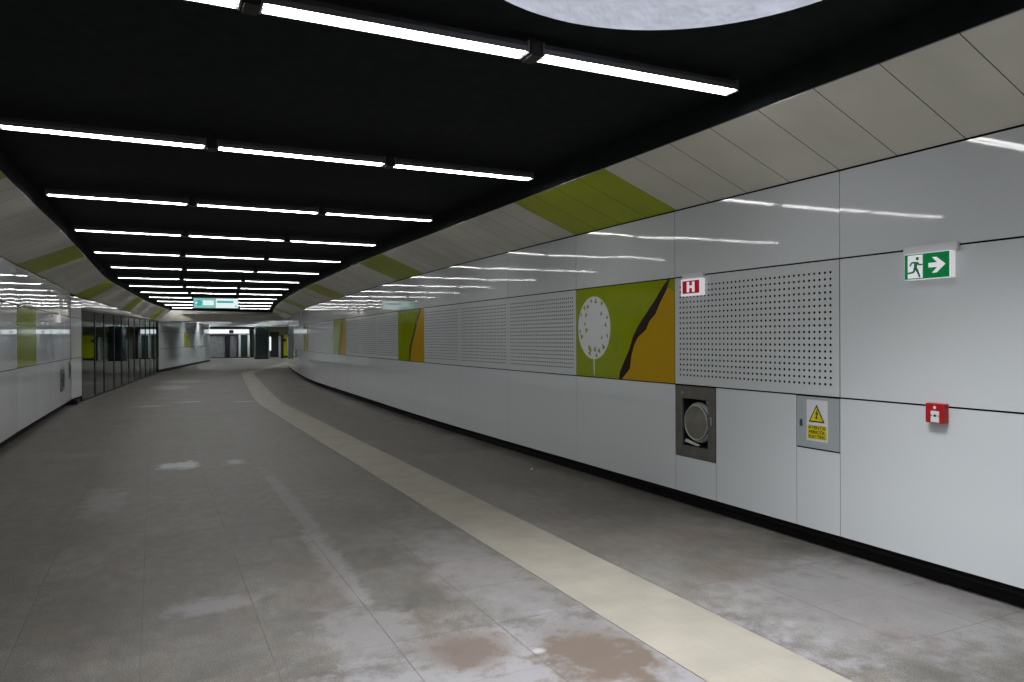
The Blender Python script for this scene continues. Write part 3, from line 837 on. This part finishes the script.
for i in range(6):
    a, b = gl*i/6, gl*(i+1)/6
    za, zb = ztop((a+b)/2)+.035, zl_l(22.9+17.9*(a+b)/2/gl)+.03
    bowed('fascia_panel', b-a-.004, max(zb-za, .04), 'enamel', amp=.003, parent=WIN, loc=(a+.002, -.03, za), nx=10)
# unlit room behind the glass
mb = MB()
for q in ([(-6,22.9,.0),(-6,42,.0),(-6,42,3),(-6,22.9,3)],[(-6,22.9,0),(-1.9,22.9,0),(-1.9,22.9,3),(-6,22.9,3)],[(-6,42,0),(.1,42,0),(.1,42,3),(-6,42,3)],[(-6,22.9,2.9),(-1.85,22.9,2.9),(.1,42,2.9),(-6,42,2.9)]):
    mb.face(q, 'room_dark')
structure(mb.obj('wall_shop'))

# ------------------------------------------------------------------ white wall beyond the glass
WF = struct_empty('wall_far_left', (.22, 40.95, 0))
F0, F1 = Vector((.22,40.95)), Vector((3.75,59.4)); fd = F1-F0; fl = fd.length; frz = math.atan2(fd.y, fd.x)
WF.rotation_euler = (0,0,frz)
mb = MB(); mb.face([(0,.02,0),(fl,.02,0),(fl,.02,2.75),(0,.02,2.75)],'backing'); mb.face([(fl,.02,0),(fl,3,0),(fl,3,2.75),(fl,.02,2.75)],'enamel'); mb.obj('wall_backing', WF)
n = 10; pw = fl/n
mi = 4
for i in range(n):
    bowed('lower_panel', pw-.006, 1.02, 'enamel', parent=WF, loc=(pw*i,0,.11), nx=6)
    bowed('upper_panel', pw-.006, .72, 'enamel', parent=WF, loc=(pw*i,0,2.03), nx=6)
    if i != mi: bowed('middle_panel', pw-.006, .87, 'enamel', parent=WF, loc=(pw*i,0,1.145), nx=6)
mb = MB(); mb.box((0,.0,0),(fl,.015,.10),'plinth'); mb.obj('plinth', WF)
u = fd.normalized(); q = F0+u*(pw*mi)
tm = thing('mural_panel', 'small green mural panel on the white wall past the glass', 'mural panel', (q.x,q.y,1.145), frz, 'mural panels')
bowed('green_sheet', pw-.006, .87, 'green', amp=.0005, parent=tm)
MB().prism([(pw*.55,0),(pw*.95,0),(pw*.95,.87),(pw*.8,.87)], -.0045,-.002,'ochre').obj('ochre_field', tm)
MB().prism([(pw*.48,0),(pw*.56,0),(pw*.82,.87),(pw*.77,.87)], -.006,-.003,'bark').obj('branch_print', tm)
q = F0+u*(fl*.615)
c = thing('wall_cabinet', 'small grey cabinet on the white wall past the glass', 'cabinet', (q.x,q.y,.5), frz)
d = MB().box((0,-.02,0),(.55,-.001,.65),'cab_grey',.003).obj('door', c); MB().box((.04,-.03,.3),(.07,-.02,.36),'dark_lock').obj('lock', d)

# ------------------------------------------------------------------ hanging sign in the corridor
t = thing('hanging_sign', 'long illuminated cyan and white direction sign hanging from the ceiling', 'sign', (1.19, 27.0, 2.645))
MB().box((0,-.06,0),(1.43,.06,.36),'alu',.005).obj('light_box', t)
a = MB().box((.02,-.066,.02),(.69,-.06,.34),'panel_cyan').obj('left_face', t)
mb = MB(); mb.prism(circle(.17,.18,.10,.10,24),-.070,-.066,'panel_teal'); mb.obj('round_mark', a)
mb = MB(); mb.prism([(.06,.20),(.11,.20),(.09,.24),(.14,.18),(.09,.12),(.11,.16),(.06,.16)],-.074,-.070,'panel_mark'); mb.obj('arrow', a)
mb = MB(); mb.box((.30,-.070,.11),(.64,-.066,.27),'panel_mark'); mb.obj('pale_field', a)
b = MB().box((.70,-.066,.02),(1.41,-.06,.34),'panel_white').obj('right_face', t)
mb = MB(); mb.box((.74,-.070,.19),(1.26,-.066,.26),'panel_teal'); mb.prism([(1.30,.06),(1.34,.12),(1.38,.06),(1.345,.06),(1.345,.03),(1.335,.03),(1.335,.06)],-.070,-.066,'panel_teal'); mb.obj('teal_band', b)
for x in (.12, 1.31):
    MB().cyl((x,0,.36),(x,0,ceil_z(27)-2.645),.012,'black_metal',8).obj('suspension_rod', t)

# ------------------------------------------------------------------ hall at the far end
mb = MB()
n = 24
mb.face([(-3,41.2,2.92),(24,41.2,2.92),(24,72,2.92),(-3,72,2.92)],'hall_ceiling')
for i in range(n):
    y = 44.5+i*1.15
    mb.box((-2,y,2.72),(22,y+.9,2.76),'hall_ceiling')
structure(mb.obj('ceiling_hall'))
mb = MB()
mb.face([(1,70.6,0),(24,70.6,0),(24,70.6,3),(1,70.6,3)],'hall_wall'); mb.face([(24,-10,0),(24,72,0),(24,72,3.5),(24,-10,3.5)],'hall_wall'); 
structure(mb.obj('wall_hall'))
mb = MB(); mb.face([(-3,-9,0),(5.5,-9,0),(5.5,-9,3.5),(-3,-9,3.5)],'hall_wall'); structure(mb.obj('wall_rear'))
# hall lamps
hl = thing('strip_light', 'x', 'ceiling light', group='strip lights in the far hall')
MB().box((-1.2,-.06,0),(1.2,.06,.06),'lamp_housing').obj('housing', hl); MB().box((-1.17,-.05,-.010),(1.17,.05,0),'hall_tube').obj('diffuser', hl)
first = True
for j, gi in enumerate((2, 7, 12, 16, 20)):          # set in the gaps between the ceiling slats
    y = 44.5+gi*1.15+1.025
    for i, x in enumerate((3.6, 7.6, 11.6)):
        if j == 0 and i == 2: continue
        lab = f'white strip light in the far hall ceiling, {["left","middle","right"][i]} of the {["nearest","second","third","fourth","last"][j]} row'
        if first: hl.location = (x,y,2.80); hl['label'] = lab; first = False
        else: dup(hl, (x,y,2.80), 0, lab)
# lit fascia of the kiosk
t = thing('shop_fascia', 'long lit white fascia sign over the grey shutters in the far hall', 'sign', (4.3, 70.0, 1.98))
MB().box((0,-.15,0),(3.42,.4,.56),'alu',.01).obj('box', t)
MB().box((.10,-.17,.14),(3.36,-.15,.50),'booth_white').obj('lit_face', t)
MB().box((1.68,-.19,.16),(2.05,-.17,.44),'dark_green').obj('dark_mark', t)
for nm, lab, x0, x1, z1 in (('roller_shutter','wide grey shutter under the lit fascia',4.35,5.70,1.96),('roller_shutter','narrow grey shutter right of the black post under the fascia',6.05,6.66,1.96)):
    t = thing(nm, lab, 'shutter', ((x0+x1)/2, 70.1, 0), 0, 'grey shutters in the far hall')
    hw_ = (x1-x0)/2; mb = MB()
    for i in range(14): mb.box((-hw_,-.03+.01*(i%2),z1*i/14+.01),(hw_,.03,z1*(i+1)/14),'shutter')
    mb.obj('slat_curtain', t); MB().box((-hw_,-.05,0),(hw_,.05,.06),'black_metal').obj('bottom_rail', t)
    for sx in (-1,1): MB().box((sx*hw_-.02,-.06,0),(sx*hw_+.02,.06,z1),'black_metal').obj('guide_rail', t)
o = MB().box((5.74,69.9,0),(6.02,70.2,1.97),'black_metal',.01).obj('post'); tag(o, 'black square post between the two grey shutters', 'post')
t = thing('display_panel', 'dark green display panel between two pale posts in the far hall', 'display panel', (7.2, 69.6, 0))
MB().box((-.29,-.03,.12),(.30,.05,2.0),'dark_green').obj('panel', t)
for sx in (-1, 1): MB().box((sx*.38-.09,-.08,0),(sx*.38+.09,.08,2.05),'pale_post',.01).obj('post', t)
MB().box((-.45,-.12,0),(.45,.12,.10),'black_metal').obj('base', t)
t = thing('column', 'broad dark slate clad column standing in the far hall', 'column', (8.0, 64.4, 0))
MB().box((-.50,-.50,.12),(.50,.50,2.72),'dark_column',.015).obj('cladding', t); MB().box((-.53,-.53,0),(.53,.53,.14),'black_metal').obj('plinth', t)
MB().box((-.505,-.515,1.62),(.505,-.499,1.64),'black_metal').obj('cladding_joint', t)
o = MB().box((7.85,70.0,0),(8.25,70.5,2.4),'black_metal',.01).obj('pillar'); tag(o, 'thin black pillar behind the dark slate column', 'pillar')
t = thing('poster_case', 'narrow lit white poster case right of the dark column', 'poster case', (9.42, 69.6, .55))
MB().box((-.09,-.05,0),(.09,.05,1.3),'alu').obj('frame', t); MB().box((-.075,-.056,.03),(.075,-.05,1.27),'booth_white').obj('lit_face', t)
mb = MB(); mb.face([(9.55,70.55,0),(10.35,70.55,0),(10.35,70.55,2.3),(9.55,70.55,2.3)],'purple_dark'); o = mb.obj('passage_shade_1'); structure(o)  # flat dark sheet stands in for the shade of an open passage
t = thing('ticket_gate', 'dark ticket gate with pale post at the end of the passage', 'ticket gate', (9.78, 66.0, 0))
MB().box((-.13,-.2,0),(.0,.2,1.9),'pale_post',.01).obj('post', t); MB().box((.02,-.2,0),(.24,.2,2.0),'black_metal',.01).obj('cabinet', t)
mb = MB(); mb.prism([(-.02,1.35),(.30,1.42),(.52,1.55),(.30,1.70),(.02,1.66)],-.28,-.2,'black_metal'); mb.obj('arm', t)
t = thing('lime_panel', 'bright lime green wall panel beside the bend of the right wall', 'wall panel', (10.22, 67.4, 0))
MB().box((0,-.04,.18),(2.1,.04,2.0),'lime',.006).obj('sheet', t); MB().box((0,-.03,0),(2.1,.05,.18),'black_metal').obj('base', t)

# ------------------------------------------------------------------ camera, world, view
f, th, pi_, ro = 742.6, .4494, -.0041, .005
d0 = Vector((math.sin(th), math.cos(th), 0)); r0 = Vector((math.cos(th), -math.sin(th), 0)); u0 = Vector((0,0,1))
d = d0*math.cos(pi_)+u0*math.sin(pi_); u1 = -d0*math.sin(pi_)+u0*math.cos(pi_)
r = r0*math.cos(ro)-u1*math.sin(ro); u = r0*math.sin(ro)+u1*math.cos(ro)
cam = bpy.data.cameras.new('camera'); cam.sensor_width = 36; cam.sensor_fit = 'HORIZONTAL'; cam.lens = f/1024*36
cam.clip_start = .05; cam.clip_end = 300
co = bpy.data.objects.new('camera', cam); COL.objects.link(co)
m = Matrix(((r.x,u.x,-d.x,0),(r.y,u.y,-d.y,0),(r.z,u.z,-d.z,1.6),(0,0,0,1))); co.matrix_world = m
scene.camera = co
# the floor plane lies 4 cm under the level the walls were set out from
STAND = {'floor','baseboard_right','baseboard_left','baseboard_left_2','tactile_paving','roller_shutter','post','pillar','display_panel','column','ticket_gate','lime_panel','wall_hall','wall_rear','wall_shop','window_1','passage_shade_1'}
for o in list(scene.objects):
    if o.parent is None and o.name.split('.')[0] not in STAND: o.location.z += .04
w = bpy.data.worlds.new('world'); scene.world = w; w.use_nodes = True
w.node_tree.nodes['Background'].inputs[0].default_value = (0, 0, 0, 1); w.node_tree.nodes['Background'].inputs[1].default_value = 0
vs = scene.view_settings; vs.view_transform = 'Standard'; vs.look = 'None'; vs.gamma = 1; vs.use_curve_mapping = False; vs.exposure = .2
